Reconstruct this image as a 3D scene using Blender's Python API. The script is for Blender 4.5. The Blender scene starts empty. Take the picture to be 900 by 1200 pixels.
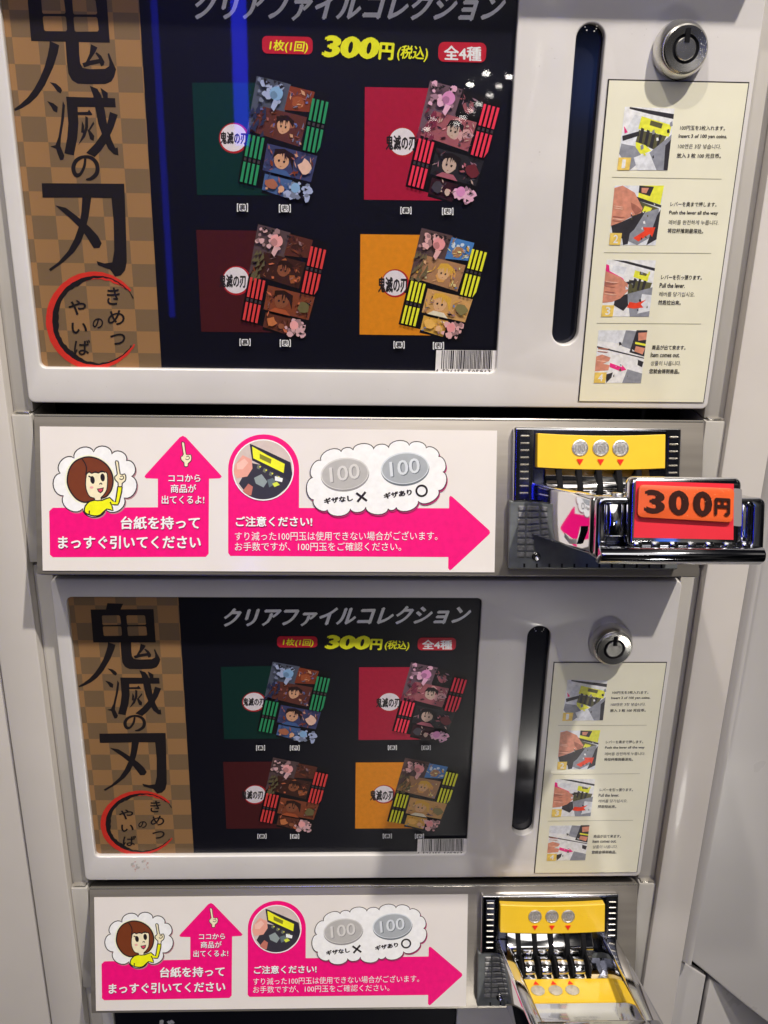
import bpy, bmesh, math, random
from mathutils import Vector, Matrix
from mathutils.geometry import tessellate_polygon
random.seed(7)
S = bpy.context.scene
COL = S.collection

# ---------------------------------------------------------------- camera
CAM = Vector((0.16875, -0.49340, -0.07335))
RT = Vector((0.9993657, -0.0306563, 0.0181199))
UP = Vector((-0.0058990, 0.3592865, 0.9332087))
FW = Vector((0.0351190, 0.9327236, -0.3588778))
FOC = 1117.81
cd = bpy.data.cameras.new('camera'); cam = bpy.data.objects.new('camera', cd); COL.objects.link(cam)
cd.sensor_fit = 'VERTICAL'; cd.sensor_height = 36; cd.sensor_width = 27; cd.lens = FOC / 1200 * 36
cd.clip_start = 0.01; cd.clip_end = 100
cam.matrix_world = Matrix(((RT.x, UP.x, -FW.x, CAM.x), (RT.y, UP.y, -FW.y, CAM.y), (RT.z, UP.z, -FW.z, CAM.z), (0, 0, 0, 1)))
S.camera = cam

# ---------------------------------------------------------------- world: dim arcade hall
W = bpy.data.worlds.new('World'); S.world = W; W.use_nodes = True
nt = W.node_tree; nt.nodes.clear()
def N(t, **k):
    n = nt.nodes.new(t)
    for a, b in k.items(): setattr(n, a, b)
    return n
out = N('ShaderNodeOutputWorld'); bg = N('ShaderNodeBackground'); tc = N('ShaderNodeTexCoord')
n1 = N('ShaderNodeTexNoise'); n1.inputs['Scale'].default_value = 2.6; n1.inputs['Detail'].default_value = 3
r1 = N('ShaderNodeValToRGB'); e = r1.color_ramp.elements
e[0].position = .44; e[0].color = (.010, .011, .018, 1); e[1].position = .74; e[1].color = (1.2, 1.08, .92, 1)
q = e.new(.56); q.color = (.05, .048, .05, 1); q = e.new(.63); q.color = (.45, .42, .38, 1)
nt.links.new(tc.outputs['Generated'], n1.inputs['Vector']); nt.links.new(n1.outputs['Fac'], r1.inputs['Fac'])
sx_ = N('ShaderNodeSeparateXYZ'); nt.links.new(tc.outputs['Generated'], sx_.inputs[0])
mr_ = N('ShaderNodeMapRange'); mr_.inputs['From Min'].default_value = -.15; mr_.inputs['From Max'].default_value = .55; mr_.inputs['To Min'].default_value = .28; mr_.inputs['To Max'].default_value = 1
nt.links.new(sx_.outputs['Z'], mr_.inputs['Value'])
vm_ = N('ShaderNodeVectorMath', operation='SCALE'); nt.links.new(r1.outputs['Color'], vm_.inputs[0]); nt.links.new(mr_.outputs[0], vm_.inputs['Scale'])
nt.links.new(vm_.outputs[0], bg.inputs['Color']); nt.links.new(bg.outputs[0], out.inputs[0])
bg.inputs['Strength'].default_value = 0.45

# ---------------------------------------------------------------- lamps
def area(name, loc, tgt, size, power, col=(1, .93, .85), shape='DISK', sy=None, spread=None):
    l = bpy.data.lights.new(name, 'AREA'); l.shape = shape; l.size = size; l.energy = power; l.color = col
    if sy: l.size_y = sy
    if spread: l.spread = spread
    o = bpy.data.objects.new(name, l); COL.objects.link(o); o.location = loc
    o.rotation_euler = (Vector(tgt) - Vector(loc)).to_track_quat('-Z', 'Y').to_euler()
    return o
area('ceiling_spotlight', (0.84, -.90, 1.62), (.22, 0, -.2), .05, 47)
area('ceiling_spotlight', (-0.26, -.90, 1.70), (.25, 0, -.2), .05, 17)
area('low_showcase_lamp', (.70, -1.5, -1.62), (.25, 0, -.5), .20, 3.2, (1, .95, .88))
area('soft_fill_lamp', (0.3, -2.6, 1.9), (.18, 0, -.3), 2.2, 22, (1, .95, .9))  # large added lamp that fills the shadows, not a ceiling fixture
for i, (x, z) in enumerate([(.742, .223), (.675, .177), (.843, .212), (.801, .174), (.762, .137), (.716, .101), (.684, .073), (.651, .045), (.623, .02), (.521, .037), (.492, -.003), (.90, .25)]):
    area('row_downlight', (x, -4.0, z), (.2, 0, z * .3), .028, .25 * (.32, .32, .3, .14, .12, .10, .08, .08, .07, .08, .08, .2)[i], (1, .95, .88), 'RECTANGLE', .014)
area('blue_led_tube', (-.15, -2.5, .86), (.15, 0, .2), .045, 3.0, (.02, .03, 1), 'RECTANGLE', 1.95)
area('blue_led_tube', (-.385, -2.5, .25), (.15, 0, 0), .018, .32, (.02, .03, 1), 'RECTANGLE', 1.7)

area('slot_reflection_lamp', (.93, -2.5, .10), (.3, 0, 0), .26, .14, (.06, .22, 1), 'RECTANGLE', .16)  # added unseen lamp that gives the slot its blue reflection
S.view_settings.view_transform = 'Standard'; S.view_settings.look = 'None'; S.view_settings.gamma = 1; S.view_settings.exposure = 0
try: S.cycles.max_bounces = 10; S.cycles.transparent_max_bounces = 12; S.cycles.caustics_reflective = False; S.cycles.use_denoising = True; S.cycles.sample_clamp_indirect = 6
except Exception: pass

# ---------------------------------------------------------------- measuring frame
PIT = 0.3157607                       # distance between two units of the machine
SO = Vector((0, .00061219, -.20947538)); SE = Vector((0, -.28207858, -.9593913)); SN = Vector((0, -.9593913, .28207858))
def ray(u, v): return FW + (u - 450) / FOC * RT - (v - 600) / FOC * UP
def wall(u, v, y=0, k=0):              # point of the photo on the vertical plane at depth y -> (x, z) in the unit
    d = ray(u, v); t = (y - CAM.y) / d.y; q = CAM + d * t; return (q.x, q.z + k * PIT)
def slope(u, v, h=0, k=0):             # the same on the sloping drawer front -> (x, s)
    d = ray(u, v); o = SO - Vector((0, 0, k * PIT)) + SN * h; t = ((o - CAM).dot(SN)) / d.dot(SN); q = CAM + d * t
    return (q.x, (q - o).dot(SE))
def FWALL(x, z, h, y0=0): return Vector((x, y0 - h, z))
def FSL(x, s, h): return SO + Vector((x, 0, 0)) + SE * s + SN * h

# ---------------------------------------------------------------- materials
def lin(c): return tuple(((v / 255) / 12.92 if v / 255 <= .04045 else ((v / 255 + .055) / 1.055) ** 2.4) for v in c)
MATS = {}
def mat(name, rgb, rough=.5, metal=0, coat=0, noise=0, nscale=60, bump=0, bscale=400, stretch=None, spec=.5, rvar=0):
    if name in MATS: return MATS[name]
    m = bpy.data.materials.new(name); m.use_nodes = True; MATS[name] = m
    t = m.node_tree; b = t.nodes['Principled BSDF']; c = (*rgb, 1)
    b.inputs['Base Color'].default_value = c; b.inputs['Roughness'].default_value = rough; b.inputs['Metallic'].default_value = metal
    b.inputs['Coat Weight'].default_value = coat; b.inputs['Coat Roughness'].default_value = .09; b.inputs['Specular IOR Level'].default_value = spec
    if noise or bump or rvar:
        tcn = t.nodes.new('ShaderNodeTexCoord'); mp = t.nodes.new('ShaderNodeMapping'); t.links.new(tcn.outputs['Object'], mp.inputs[0])
        if stretch: mp.inputs['Scale'].default_value = stretch
        if noise:
            nz = t.nodes.new('ShaderNodeTexNoise'); nz.inputs['Scale'].default_value = nscale; nz.inputs['Detail'].default_value = 5
            t.links.new(mp.outputs[0], nz.inputs['Vector'])
            rp = t.nodes.new('ShaderNodeValToRGB'); rp.color_ramp.elements[0].position = .3; rp.color_ramp.elements[1].position = .7
            rp.color_ramp.elements[0].color = (*[v * (1 - noise) for v in rgb], 1); rp.color_ramp.elements[1].color = (*[min(1, v * (1 + noise)) for v in rgb], 1)
            t.links.new(nz.outputs['Fac'], rp.inputs[0]); t.links.new(rp.outputs[0], b.inputs['Base Color'])
        if rvar:
            nz = t.nodes.new('ShaderNodeTexNoise'); nz.inputs['Scale'].default_value = 25; nz.inputs['Detail'].default_value = 4
            t.links.new(mp.outputs[0], nz.inputs['Vector'])
            mr = t.nodes.new('ShaderNodeMapRange'); mr.inputs['To Min'].default_value = max(0, rough - rvar); mr.inputs['To Max'].default_value = rough + rvar
            t.links.new(nz.outputs['Fac'], mr.inputs[0]); t.links.new(mr.outputs[0], b.inputs['Roughness'])
        if bump:
            nb = t.nodes.new('ShaderNodeTexNoise'); nb.inputs['Scale'].default_value = bscale; t.links.new(mp.outputs[0], nb.inputs['Vector'])
            bp = t.nodes.new('ShaderNodeBump'); bp.inputs['Strength'].default_value = bump; bp.inputs['Distance'].default_value = .0004
            t.links.new(nb.outputs['Fac'], bp.inputs['Height']); t.links.new(bp.outputs[0], b.inputs['Normal'])
    return m
KK = .62                                # how bright white paint shows in the photograph
PK_ = [KK]
VAR = [.05, 300]
def ink(r, g, b, rough=.35):
    c = tuple(min(.92, v / PK_[0]) for v in lin((r, g, b)))
    return mat('print_%d_%d_%d_%d_%d' % (r, g, b, PK_[0] * 100, VAR[0] * 100), c, rough, noise=VAR[0], nscale=VAR[1], spec=.4)
M_PANEL = mat('white_lacquered_metal', (.78, .75, .72), .34, coat=.6, noise=.04, nscale=26, bump=.22, bscale=110, rvar=.12)
M_POST = mat('cream_lacquered_frame', (.70, .655, .60), .38, coat=.15, noise=.03, nscale=20, bump=.1, bscale=120, rvar=.08)
M_JAMB = mat('grey_moulded_frame', (.50, .475, .43), .42, noise=.04, nscale=30, rvar=.08)
M_DRAW = mat('bronze_grey_metal', (.40, .365, .32), .34, metal=.6, noise=.08, nscale=200, stretch=(.05, 1, 1), bump=.08, bscale=900, rvar=.06)
M_EDGE = mat('bright_rib_lit_edge', (.74, .70, .62), .22, metal=.8)  # bright rib metal; on ledge and drawer edges the highlight is in this colour
M_DARK = mat('dark_interior', (.010, .010, .012), .8, spec=.1)
M_BLACK = mat('black_gloss_plastic', (.012, .013, .02), .12, coat=.4)
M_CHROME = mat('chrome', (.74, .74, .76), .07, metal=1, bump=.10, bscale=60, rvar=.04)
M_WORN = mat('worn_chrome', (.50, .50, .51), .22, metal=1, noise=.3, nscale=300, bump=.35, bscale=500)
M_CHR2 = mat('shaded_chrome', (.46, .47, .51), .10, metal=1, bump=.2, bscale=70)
M_NAVY = mat('dark_chrome', (.07, .075, .10), .2, metal=1, bump=.2, bscale=80)
M_GREYP = mat('smoked_plastic', (.14, .15, .15), .25, coat=.3, noise=.2, nscale=120, bump=.2, bscale=200)
M_RIB = mat('smoked_rib_plastic', (.20, .20, .20), .3, noise=.4, nscale=500, coat=.3, bump=.3, bscale=300)
M_LOCK = mat('lock_steel', (.76, .75, .72), .27, metal=1, noise=.06, nscale=100)
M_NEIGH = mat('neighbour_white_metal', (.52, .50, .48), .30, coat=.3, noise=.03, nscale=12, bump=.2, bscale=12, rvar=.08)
M_SILV = mat('coin_silver', (.80, .79, .77), .38, metal=.9, noise=.15, nscale=400, bump=.5, bscale=900)
def glass(name, tint, ior=1.45, rough=.01):
    m = bpy.data.materials.new(name); m.use_nodes = True; t = m.node_tree; t.nodes.clear()
    o = t.nodes.new('ShaderNodeOutputMaterial'); mx = t.nodes.new('ShaderNodeMixShader'); fr = t.nodes.new('ShaderNodeFresnel'); fr.inputs[0].default_value = ior
    tr = t.nodes.new('ShaderNodeBsdfTransparent'); tr.inputs[0].default_value = (*tint, 1); gl = t.nodes.new('ShaderNodeBsdfGlossy'); gl.inputs['Roughness'].default_value = rough
    ge = t.nodes.new('ShaderNodeNewGeometry'); mi = t.nodes.new('ShaderNodeMix'); mi.inputs[2].default_value = ior; mi.inputs[3].default_value = 1 / ior; t.links.new(ge.outputs['Backfacing'], mi.inputs[0]); t.links.new(mi.outputs[0], fr.inputs[0])
    t.links.new(fr.outputs[0], mx.inputs[0]); t.links.new(tr.outputs[0], mx.inputs[1]); t.links.new(gl.outputs[0], mx.inputs[2]); t.links.new(mx.outputs[0], o.inputs[0])
    return m
M_GLASS = glass('clear_window_pane', (.985, .985, .985), 1.34, .022)
M_FILM = glass('clear_cover_film', (.98, .98, .98), 1.25, .12)
YP = .0032
def checker():
    m = bpy.data.materials.new('tan_checked_print'); m.use_nodes = True; t = m.node_tree; b = t.nodes['Principled BSDF']
    tcn = t.nodes.new('ShaderNodeTexCoord'); mp = t.nodes.new('ShaderNodeMapping'); ck = t.nodes.new('ShaderNodeTexChecker')
    t.links.new(tcn.outputs['Object'], mp.inputs[0]); t.links.new(mp.outputs[0], ck.inputs[0]); mp.inputs['Location'].default_value = (.0025, .5, .0002)
    xb = wall(155, 320, YP)[0] - .126; zb = wall(168, 309.5, YP)[1] + .09
    mp.inputs['Scale'].default_value = (1 / .0118, 0, 1 / .0113); mp.inputs['Location'].default_value = (-xb / .0118 + 1, .5, -zb / .0113)
    ck.inputs['Scale'].default_value = 1
    nz = t.nodes.new('ShaderNodeTexNoise'); nz.inputs['Scale'].default_value = 160; nz.inputs['Detail'].default_value = 6
    t.links.new(tcn.outputs['Object'], nz.inputs['Vector'])
    def k(r, g, bb): return tuple(v / .60 for v in lin((r, g, bb)))
    ck.inputs['Color1'].default_value = (*k(136, 102, 66), 1); ck.inputs['Color2'].default_value = (*k(107, 86, 62), 1)
    t.links.new(ck.outputs['Color'], b.inputs['Base Color']); b.inputs['Roughness'].default_value = .4
    return m
M_CHECK = checker()

# ---------------------------------------------------------------- object helpers
def link(o, parent=None):
    COL.objects.link(o)
    if parent is not None: o.parent = parent
    return o
def thing(name, label, cat, loc=(0, 0, 0), group=None):
    o = bpy.data.objects.new(name, None); o.empty_display_size = .02; o.location = loc; COL.objects.link(o)
    o['label'] = label; o['category'] = cat
    if group: o['group'] = group
    return o
def root_loc(o):
    v = Vector((0, 0, 0))
    while o is not None: v += o.location; o = o.parent
    return v
def setmesh(name, vs, fs, m, parent=None, mi=None, smooth=False):
    off = root_loc(parent)
    me = bpy.data.meshes.new(name); me.from_pydata([tuple(Vector(v) - off) for v in vs], [], fs)
    for x in (m if isinstance(m, (list, tuple)) else [m]): me.materials.append(x)
    if mi: me.polygons.foreach_set('material_index', mi)
    if smooth: me.polygons.foreach_set('use_smooth', [True] * len(me.polygons))
    me.update(); return link(bpy.data.objects.new(name, me), parent)
def frombm(name, bm, m, parent=None, bev=0, seg=2, smooth=True):
    if bev:
        bmesh.ops.remove_doubles(bm, verts=bm.verts, dist=1e-6)
        bmesh.ops.bevel(bm, geom=[e for e in bm.edges if len(e.link_faces) == 2 and e.calc_face_angle(0) > .5], offset=bev, segments=seg, profile=.5, affect='EDGES', clamp_overlap=True)
    bmesh.ops.recalc_face_normals(bm, faces=bm.faces)
    off = root_loc(parent)
    for v in bm.verts: v.co -= off
    me = bpy.data.meshes.new(name); bm.to_mesh(me); bm.free(); me.materials.append(m)
    if smooth:
        me.polygons.foreach_set('use_smooth', [True] * len(me.polygons))
        try: me.set_sharp_from_angle(angle=math.radians(32))
        except Exception: pass
    return link(bpy.data.objects.new(name, me), parent)
def hexa(bm, p):                        # p: 8 corners, bottom ring then top ring
    v = [bm.verts.new(q) for q in p]
    for f in ((3, 2, 1, 0), (4, 5, 6, 7), (0, 1, 5, 4), (1, 2, 6, 5), (2, 3, 7, 6), (3, 0, 4, 7)): bm.faces.new([v[i] for i in f])
def box(name, x0, x1, y0, y1, z0, z1, m, parent=None, bev=0, F=None, seg=2):
    bm = bmesh.new(); c = [(x0, y0, z0), (x1, y0, z0), (x1, y1, z0), (x0, y1, z0), (x0, y0, z1), (x1, y0, z1), (x1, y1, z1), (x0, y1, z1)]
    hexa(bm, [F(*q) if F else Vector(q) for q in c]); return frombm(name, bm, m, parent, bev, seg)
def prism(name, prof, x0, x1, m, parent=None, bev=0, F=None, seg=2, axis='x'):   # profile extruded along x; F(x, a, b)
    bm = bmesh.new(); n = len(prof)
    A_ = [bm.verts.new(F(x0, a, b)) for a, b in prof]; B_ = [bm.verts.new(F(x1, a, b)) for a, b in prof]
    bm.faces.new(A_); bm.faces.new(B_[::-1])
    for i in range(n): bm.faces.new((A_[i], B_[i], B_[(i + 1) % n], A_[(i + 1) % n]))
    return frombm(name, bm, m, parent, bev, seg)
def rrect(x0, z0, x1, z1, r, n=6):
    if x0 > x1: x0, x1 = x1, x0
    if z0 > z1: z0, z1 = z1, z0
    p = []
    for cx, cz, a in ((x1 - r, z1 - r, 0), (x0 + r, z1 - r, 90), (x0 + r, z0 + r, 180), (x1 - r, z0 + r, 270)):
        for i in range(n + 1):
            t = math.radians(a + 90 * i / n); p.append((cx + r * math.cos(t), cz + r * math.sin(t)))
    return p
def plate(name, loops, h0, h1, m, parent, F, bev=0, seg=3):        # flat plate with holes, real thickness, rounded front edge
    cu = bpy.data.curves.new('outline', 'CURVE'); cu.dimensions = '2D'; cu.fill_mode = 'BOTH'
    th = (h1 - h0) / 2; cu.extrude = th - bev; cu.bevel_depth = bev; cu.bevel_resolution = seg; cu.offset = -bev
    for lp in loops:
        sp = cu.splines.new('POLY'); sp.points.add(len(lp) - 1); sp.use_cyclic_u = True
        for i, (a, b) in enumerate(lp): sp.points[i].co = (a, b, 0, 1)
    to = bpy.data.objects.new('outline', cu); COL.objects.link(to)
    dg = bpy.context.evaluated_depsgraph_get(); me = bpy.data.meshes.new_from_object(to.evaluated_get(dg))
    COL.objects.unlink(to); bpy.data.objects.remove(to); bpy.data.curves.remove(cu)
    off = root_loc(parent)
    for v in me.vertices: v.co = F(v.co.x, v.co.y, h0 + th + v.co.z) - off
    bm = bmesh.new(); bm.from_mesh(me); bmesh.ops.remove_doubles(bm, verts=bm.verts, dist=1e-6); bmesh.ops.recalc_face_normals(bm, faces=bm.faces); bm.to_mesh(me); bm.free()
    me.materials.clear(); me.materials.append(m); me.name = name
    me.polygons.foreach_set('use_smooth', [True] * len(me.polygons))
    try: me.set_sharp_from_angle(angle=math.radians(32))
    except Exception: pass
    return link(bpy.data.objects.new(name, me), parent)
def lathe(name, prof, org, axis, m, parent, n=40):     # prof: (radius, height) list
    ax = Vector(axis).normalized(); u = ax.orthogonal().normalized(); w = ax.cross(u); bm = bmesh.new(); rings = []
    for r, h in prof:
        rings.append([bm.verts.new(Vector(org) + ax * h + (u * math.cos(2 * math.pi * i / n) + w * math.sin(2 * math.pi * i / n)) * max(r, 1e-5)) for i in range(n)])
    for a, b in zip(rings, rings[1:]):
        for i in range(n): bm.faces.new((a[i], a[(i + 1) % n], b[(i + 1) % n], b[i]))
    bm.faces.new(rings[0][::-1]); bm.faces.new(rings[-1]); return frombm(name, bm, m, parent)

# ---------------------------------------------------------------- flat print
class Print:
    """Collects flat printed shapes on one sheet; every shape sits a hair above the one before it."""
    def __init__(s, F, mapper, k=0, h=0, step=.000005):
        s.F = F; s.map = mapper; s.k = k; s.h = h; s.step = step; s.h0 = h; s.reset()
    h0_reset = False
    def reset(s): s.v = []; s.f = []; s.mi = []; s.m = []
    def P(s, p): return s.map(p[0], p[1], s.k)
    def raw(s, loops, m):                # loops in sheet coordinates
        s.h += s.step
        if m not in s.m: s.m.append(m)
        j = s.m.index(m); base = len(s.v); flat = [p for l in loops for p in l]
        tr = tessellate_polygon([[Vector((a, b, 0)) for a, b in l] for l in loops])
        s.v += [s.F(a, b, s.h) for a, b in flat]
        for t in tr:
            s.f.append([base + i for i in t]); s.mi.append(j)
        return s
    def poly(s, pts, m, holes=()): return s.raw([[s.P(p) for p in pts]] + [[s.P(p) for p in h] for h in holes], m)
    def ell(s, cx, cy, rx, ry, m, rot=0, n=28):
        c, q = math.cos(rot), math.sin(rot)
        return s.poly([(cx + rx * math.cos(t) * c - ry * math.sin(t) * q, cy + rx * math.cos(t) * q + ry * math.sin(t) * c) for t in [2 * math.pi * i / n for i in range(n)]], m)
    def stroke(s, pts, w, m, closed=False, sub=5):
        P = [Vector(p) for p in pts]; n = len(P); ws = w if isinstance(w, (list, tuple)) else [w] * n
        o = []; ow = []
        rng = range(n if closed else n - 1)
        for i in rng:
            p0 = P[(i - 1) % n] if closed or i > 0 else P[0]; p1 = P[i]; p2 = P[(i + 1) % n]; p3 = P[(i + 2) % n] if closed or i + 2 < n else P[-1]
            for j in range(sub):
                t = j / sub
                o.append(.5 * ((2 * p1) + (p2 - p0) * t + (2 * p0 - 5 * p1 + 4 * p2 - p3) * t * t + (3 * p1 - p0 - 3 * p2 + p3) * t ** 3)); ow.append(ws[i] + (ws[(i + 1) % n] - ws[i]) * t)
        if not closed: o.append(P[-1]); ow.append(ws[-1])
        return s.ribbon(o, ow, m, closed)
    def ribbon(s, o, ow, m, closed=False):
        s.h += s.step
        if m not in s.m: s.m.append(m)
        jm = s.m.index(m); base = len(s.v); K = len(o)
        for i in range(K):
            a = o[(i - 1) % K] if closed or i > 0 else o[0]; b = o[(i + 1) % K] if closed or i < K - 1 else o[-1]
            d = (b - a); d = d.normalized() if d.length > 1e-9 else Vector((1, 0)); nrm = Vector((-d.y, d.x)) * ow[i] / 2
            for q in (o[i] + nrm, o[i] - nrm): s.v.append(s.F(*s.P((q.x, q.y)), s.h))
        for i in range(K if closed else K - 1):
            j = (i + 1) % K; s.f.append([base + 2 * i, base + 2 * i + 1, base + 2 * j + 1, base + 2 * j]); s.mi.append(jm)
        return s
    def text(s, body, BL, BR, TL, m, bold=.02, res=2):
        vs, fs, (x0, y0, x1, y1) = textmesh(body, 0, res)
        if m not in s.m: s.m.append(m)
        j = s.m.index(m); a, b, c = Vector(s.P(BL)), Vector(s.P(BR)), Vector(s.P(TL)); B = bold
        sh = ((0, 0),) if B <= 0 else ((-B, 0), (B, 0), (0, B * .8), (0, -B * .8))
        x0 -= B; x1 += B; y0 -= B * .8; y1 += B * .8
        for dx, dy in sh:
            s.h += s.step; base = len(s.v)
            for x, y in vs:
                q = a + (b - a) * ((x + dx - x0) / (x1 - x0)) + (c - a) * ((y + dy - y0) / (y1 - y0)); s.v.append(s.F(q.x, q.y, s.h))
            for f in fs: s.f.append([base + i for i in f]); s.mi.append(j)
        return s
    def done(s, name, parent, label=None):
        o = setmesh(name, s.v, s.f, s.m, parent, s.mi); s.reset(); s.h = s.h0 if s.h0_reset else s.h
        if label: o['label'] = label
        return o
TXT = {}
def textmesh(body, bold, res):
    key = (body, bold, res)
    if key not in TXT:
        cu = bpy.data.curves.new('lettering', 'FONT'); cu.body = body; cu.offset = bold; cu.resolution_u = res
        o = bpy.data.objects.new('lettering', cu); COL.objects.link(o); dg = bpy.context.evaluated_depsgraph_get()
        me = bpy.data.meshes.new_from_object(o.evaluated_get(dg)); COL.objects.unlink(o); bpy.data.objects.remove(o); bpy.data.curves.remove(cu)
        vs = [(v.co.x, v.co.y) for v in me.vertices]; fs = [tuple(p.vertices) for p in me.polygons]; bpy.data.meshes.remove(me)
        xs = [a for a, b in vs]; ys = [b for a, b in vs]; TXT[key] = (vs, fs, (min(xs), min(ys), max(xs), max(ys)))
    return TXT[key]
def bulge(c, k=.45, n=9):               # scalloped cloud outline from its cusps (clockwise)
    o = []; L = len(c)
    for i in range(L):
        a, b = Vector(c[i]), Vector(c[(i + 1) % L]); d = b - a; nr = Vector((d.y, -d.x))
        for j in range(n):
            t = math.pi * j / n; o.append(tuple(a + d * (.5 - .5 * math.cos(t)) * 1.0 + nr * (k * math.sin(t))))
    return o
def zoomed(ox, oy, sc): return lambda pts: [(ox + a / sc, oy + b / sc) for a, b in pts]

# ================================================================= the machine frame
ZT, ZB = .20, -1.02
M = thing('vending_machine_frame', 'cream white frame posts of the vending machine running down both sides of the units', 'machine frame')
box('post', -.0338, -.0108, -.003, .05, ZB, ZT, M_POST, M, .0012)
box('post', .3722, .3968, -.003, .05, ZB, ZT, M_POST, M, .0012)
box('back_plate', -.0338, .3968, .044, .050, ZB + .001, ZT - .001, M_DARK, M)
for k in range(-1, 4):
    zt = -.2085 - k * PIT
    for xa, xb in ((-.0106, .0000), (.3608, .3720)):
        box('side_jamb', xa, xb, .0045, .043, zt - .0006, zt + .226, M_JAMB, M, .0008)
        box('side_jamb', xa + (-.0001 if xa < 0 else 0), xb + (0 if xa < 0 else .0001), .0005, .043, zt - .0865, zt - .0012, M_JAMB, M, .0008)
        box('jamb_ledge', xa + .0012, xb - .0012, .0012, .02, zt - .0009, zt + .0004, M_EDGE, M, .0004)
# neighbouring machines
NL = thing('neighbouring_machine', 'plain cream cabinet side standing left of the vending machine behind a dark gap', 'machine', (-.1, .02, -1.0))
box('cabinet_side', -.20, -.0352, .000, .06, ZB, ZT, M_POST, NL, .001)
# rounded vertical edge of the right cabinet
NR = thing('neighbouring_machine', 'glossy white cabinet at right with slanting lower seams, separated by a dark gap', 'machine', (.5, .02, -1.0))
Y2 = .022
def nb(pts): return [wall(u, v, Y2) for u, v in pts]
top = [(.4125, .2), (.70, .2)]
lowb = nb([(1010, 1283), (900, 1199), (868, 1174), (831, 1143), (802, 1119)]); zs_ = lowb[-1][1]; lowb[-1] = (.4125, lowb[-1][1] - .0035)
plate('upper_cover', [top + lowb], -Y2 - .006, -Y2, M_NEIGH, NR, lambda a, b, h: Vector((a, -h, b)), .0012)
arc_ = [(.4125 - .013 * math.sin(t), .016 + .013 * (1 - math.cos(t)) * 1.8) for t in [math.pi / 2 * i / 8 for i in range(9)]] + [(.4124, .045)]
bm = bmesh.new(); A_ = [bm.verts.new((x, y, .2)) for x, y in arc_]; B_ = [bm.verts.new((x, y, zs_ + (.0 if x < .4 else 0) - (x - .3995) * .27)) for x, y in arc_]; bm.faces.new(A_); bm.faces.new(B_[::-1])
for i in range(len(arc_)): bm.faces.new((A_[i], B_[i], B_[(i + 1) % len(arc_)], A_[(i + 1) % len(arc_)]))
frombm('rounded_edge', bm, M_NEIGH, NR)
lw = nb([(798, 1120), (828, 1146)]); lw[0] = (.3995, lw[0][1]); x9 = lw[1][0]
plate('lower_cover', [[(.3995, -1.0), lw[0], lw[1], (x9 - .0001, -1.0)]], -Y2 - .007, -Y2 - .001, M_NEIGH, NR, lambda a, b, h: Vector((a, -h, b)), .0012)
wd = nb([(833, 1150), (900, 1202), (1010, 1286)])
bm = bmesh.new(); wv = [Vector((wd[0][0], Y2 + .0015, wd[0][1])), Vector((wd[2][0], Y2 + .055, wd[2][1])), Vector((wd[2][0], Y2 + .055, -1.0)), Vector((wd[0][0], Y2 + .0015, -1.0))]
hexa(bm, wv + [v + Vector((0, .01, 0)) for v in wv]); frombm('tapered_cover', bm, M_NEIGH, NR, .001)
box('cabinet_back', .3995, .70, .10, .11, ZB, ZT, M_DARK, NR)
box('cabinet_flank', .3975, .3988, .020, .10, ZB, ZT, M_DARK, NR)  # dark material here puts the shade of the gap into the flank's colour

# ================================================================= display panel (door with window, slot and lock)
WL, WR, WT, WB = .00769, .24488, -.00054, -.18414
def make_panel(label):
    o = thing('display_panel', label, 'display panel', (.18, 0, -.1), 'display panels of the machine')
    win = rrect(WL, WB, WR, WT, .0030); sx = .27989
    slot = [(sx + .0085 * 0 + a, b) for a, b in rrect(-.0068, -.1690, .0068, -.0185, .00675, 8)]
    plate('face_plate', [rrect(-.0004, -.20291, .3604, .0110, .0035), win, slot], -.0055, 0, M_PANEL, o, FWALL, .0009)
    gl = rrect(WL - .002, WB - .002, WR + .002, WT + .002, .004)
    plate('window_pane', [gl], -.0023, -.0016, M_GLASS, o, FWALL, 0)
    # slot: recessed glossy black well with a thin clear cover
    plate('slot_well', [rrect(sx - .0085, -.1710, sx + .0085, -.0165, .008)], -.0075, -.0058, M_BLACK, o, FWALL, 0)
    # lock
    c = Vector((.3224, 0, -.0290)); ax = Vector((.05, -1, -.01)).normalized()
    lk = lathe('lock', [(.0128, -.001), (.0131, .0010), (.0124, .0038), (.0113, .0062), (.0108, .0068)], c, ax, M_LOCK, o)
    t = c + ax * .0066
    lathe('lock_cap', [(.0106, 0), (.0106, .0016), (.0099, .0022), (.0064, .0017), (.0063, .0007)], t, ax, M_LOCK, lk)
    lathe('key_groove', [(.0064, .0002), (.0064, .0009), (.0050, .0009), (.0049, .0002)], t, ax, M_DARK, lk)
    lathe('lock_barrel', [(.0050, .0001), (.0050, .0015), (.0046, .0019)], t, ax, M_LOCK, lk)
    b2 = bmesh.new(); u = Vector((1, 0, 0)); u = (u - ax * u.dot(ax)).normalized(); w = ax.cross(u)
    if w.z < 0: w = -w
    def q(a, b, h): return t + u * a + w * b + ax * h
    hexa(b2, [q(-.0011, .0026, .001), q(.0011, .0026, .001), q(.0011, .0086, .001), q(-.0011, .0086, .001), q(-.0011, .0026, .0024), q(.0011, .0026, .0024), q(.0011, .0086, .0024), q(-.0011, .0086, .0024)])
    frombm('key_notch', b2, M_DARK, lk)
    return o
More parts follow.
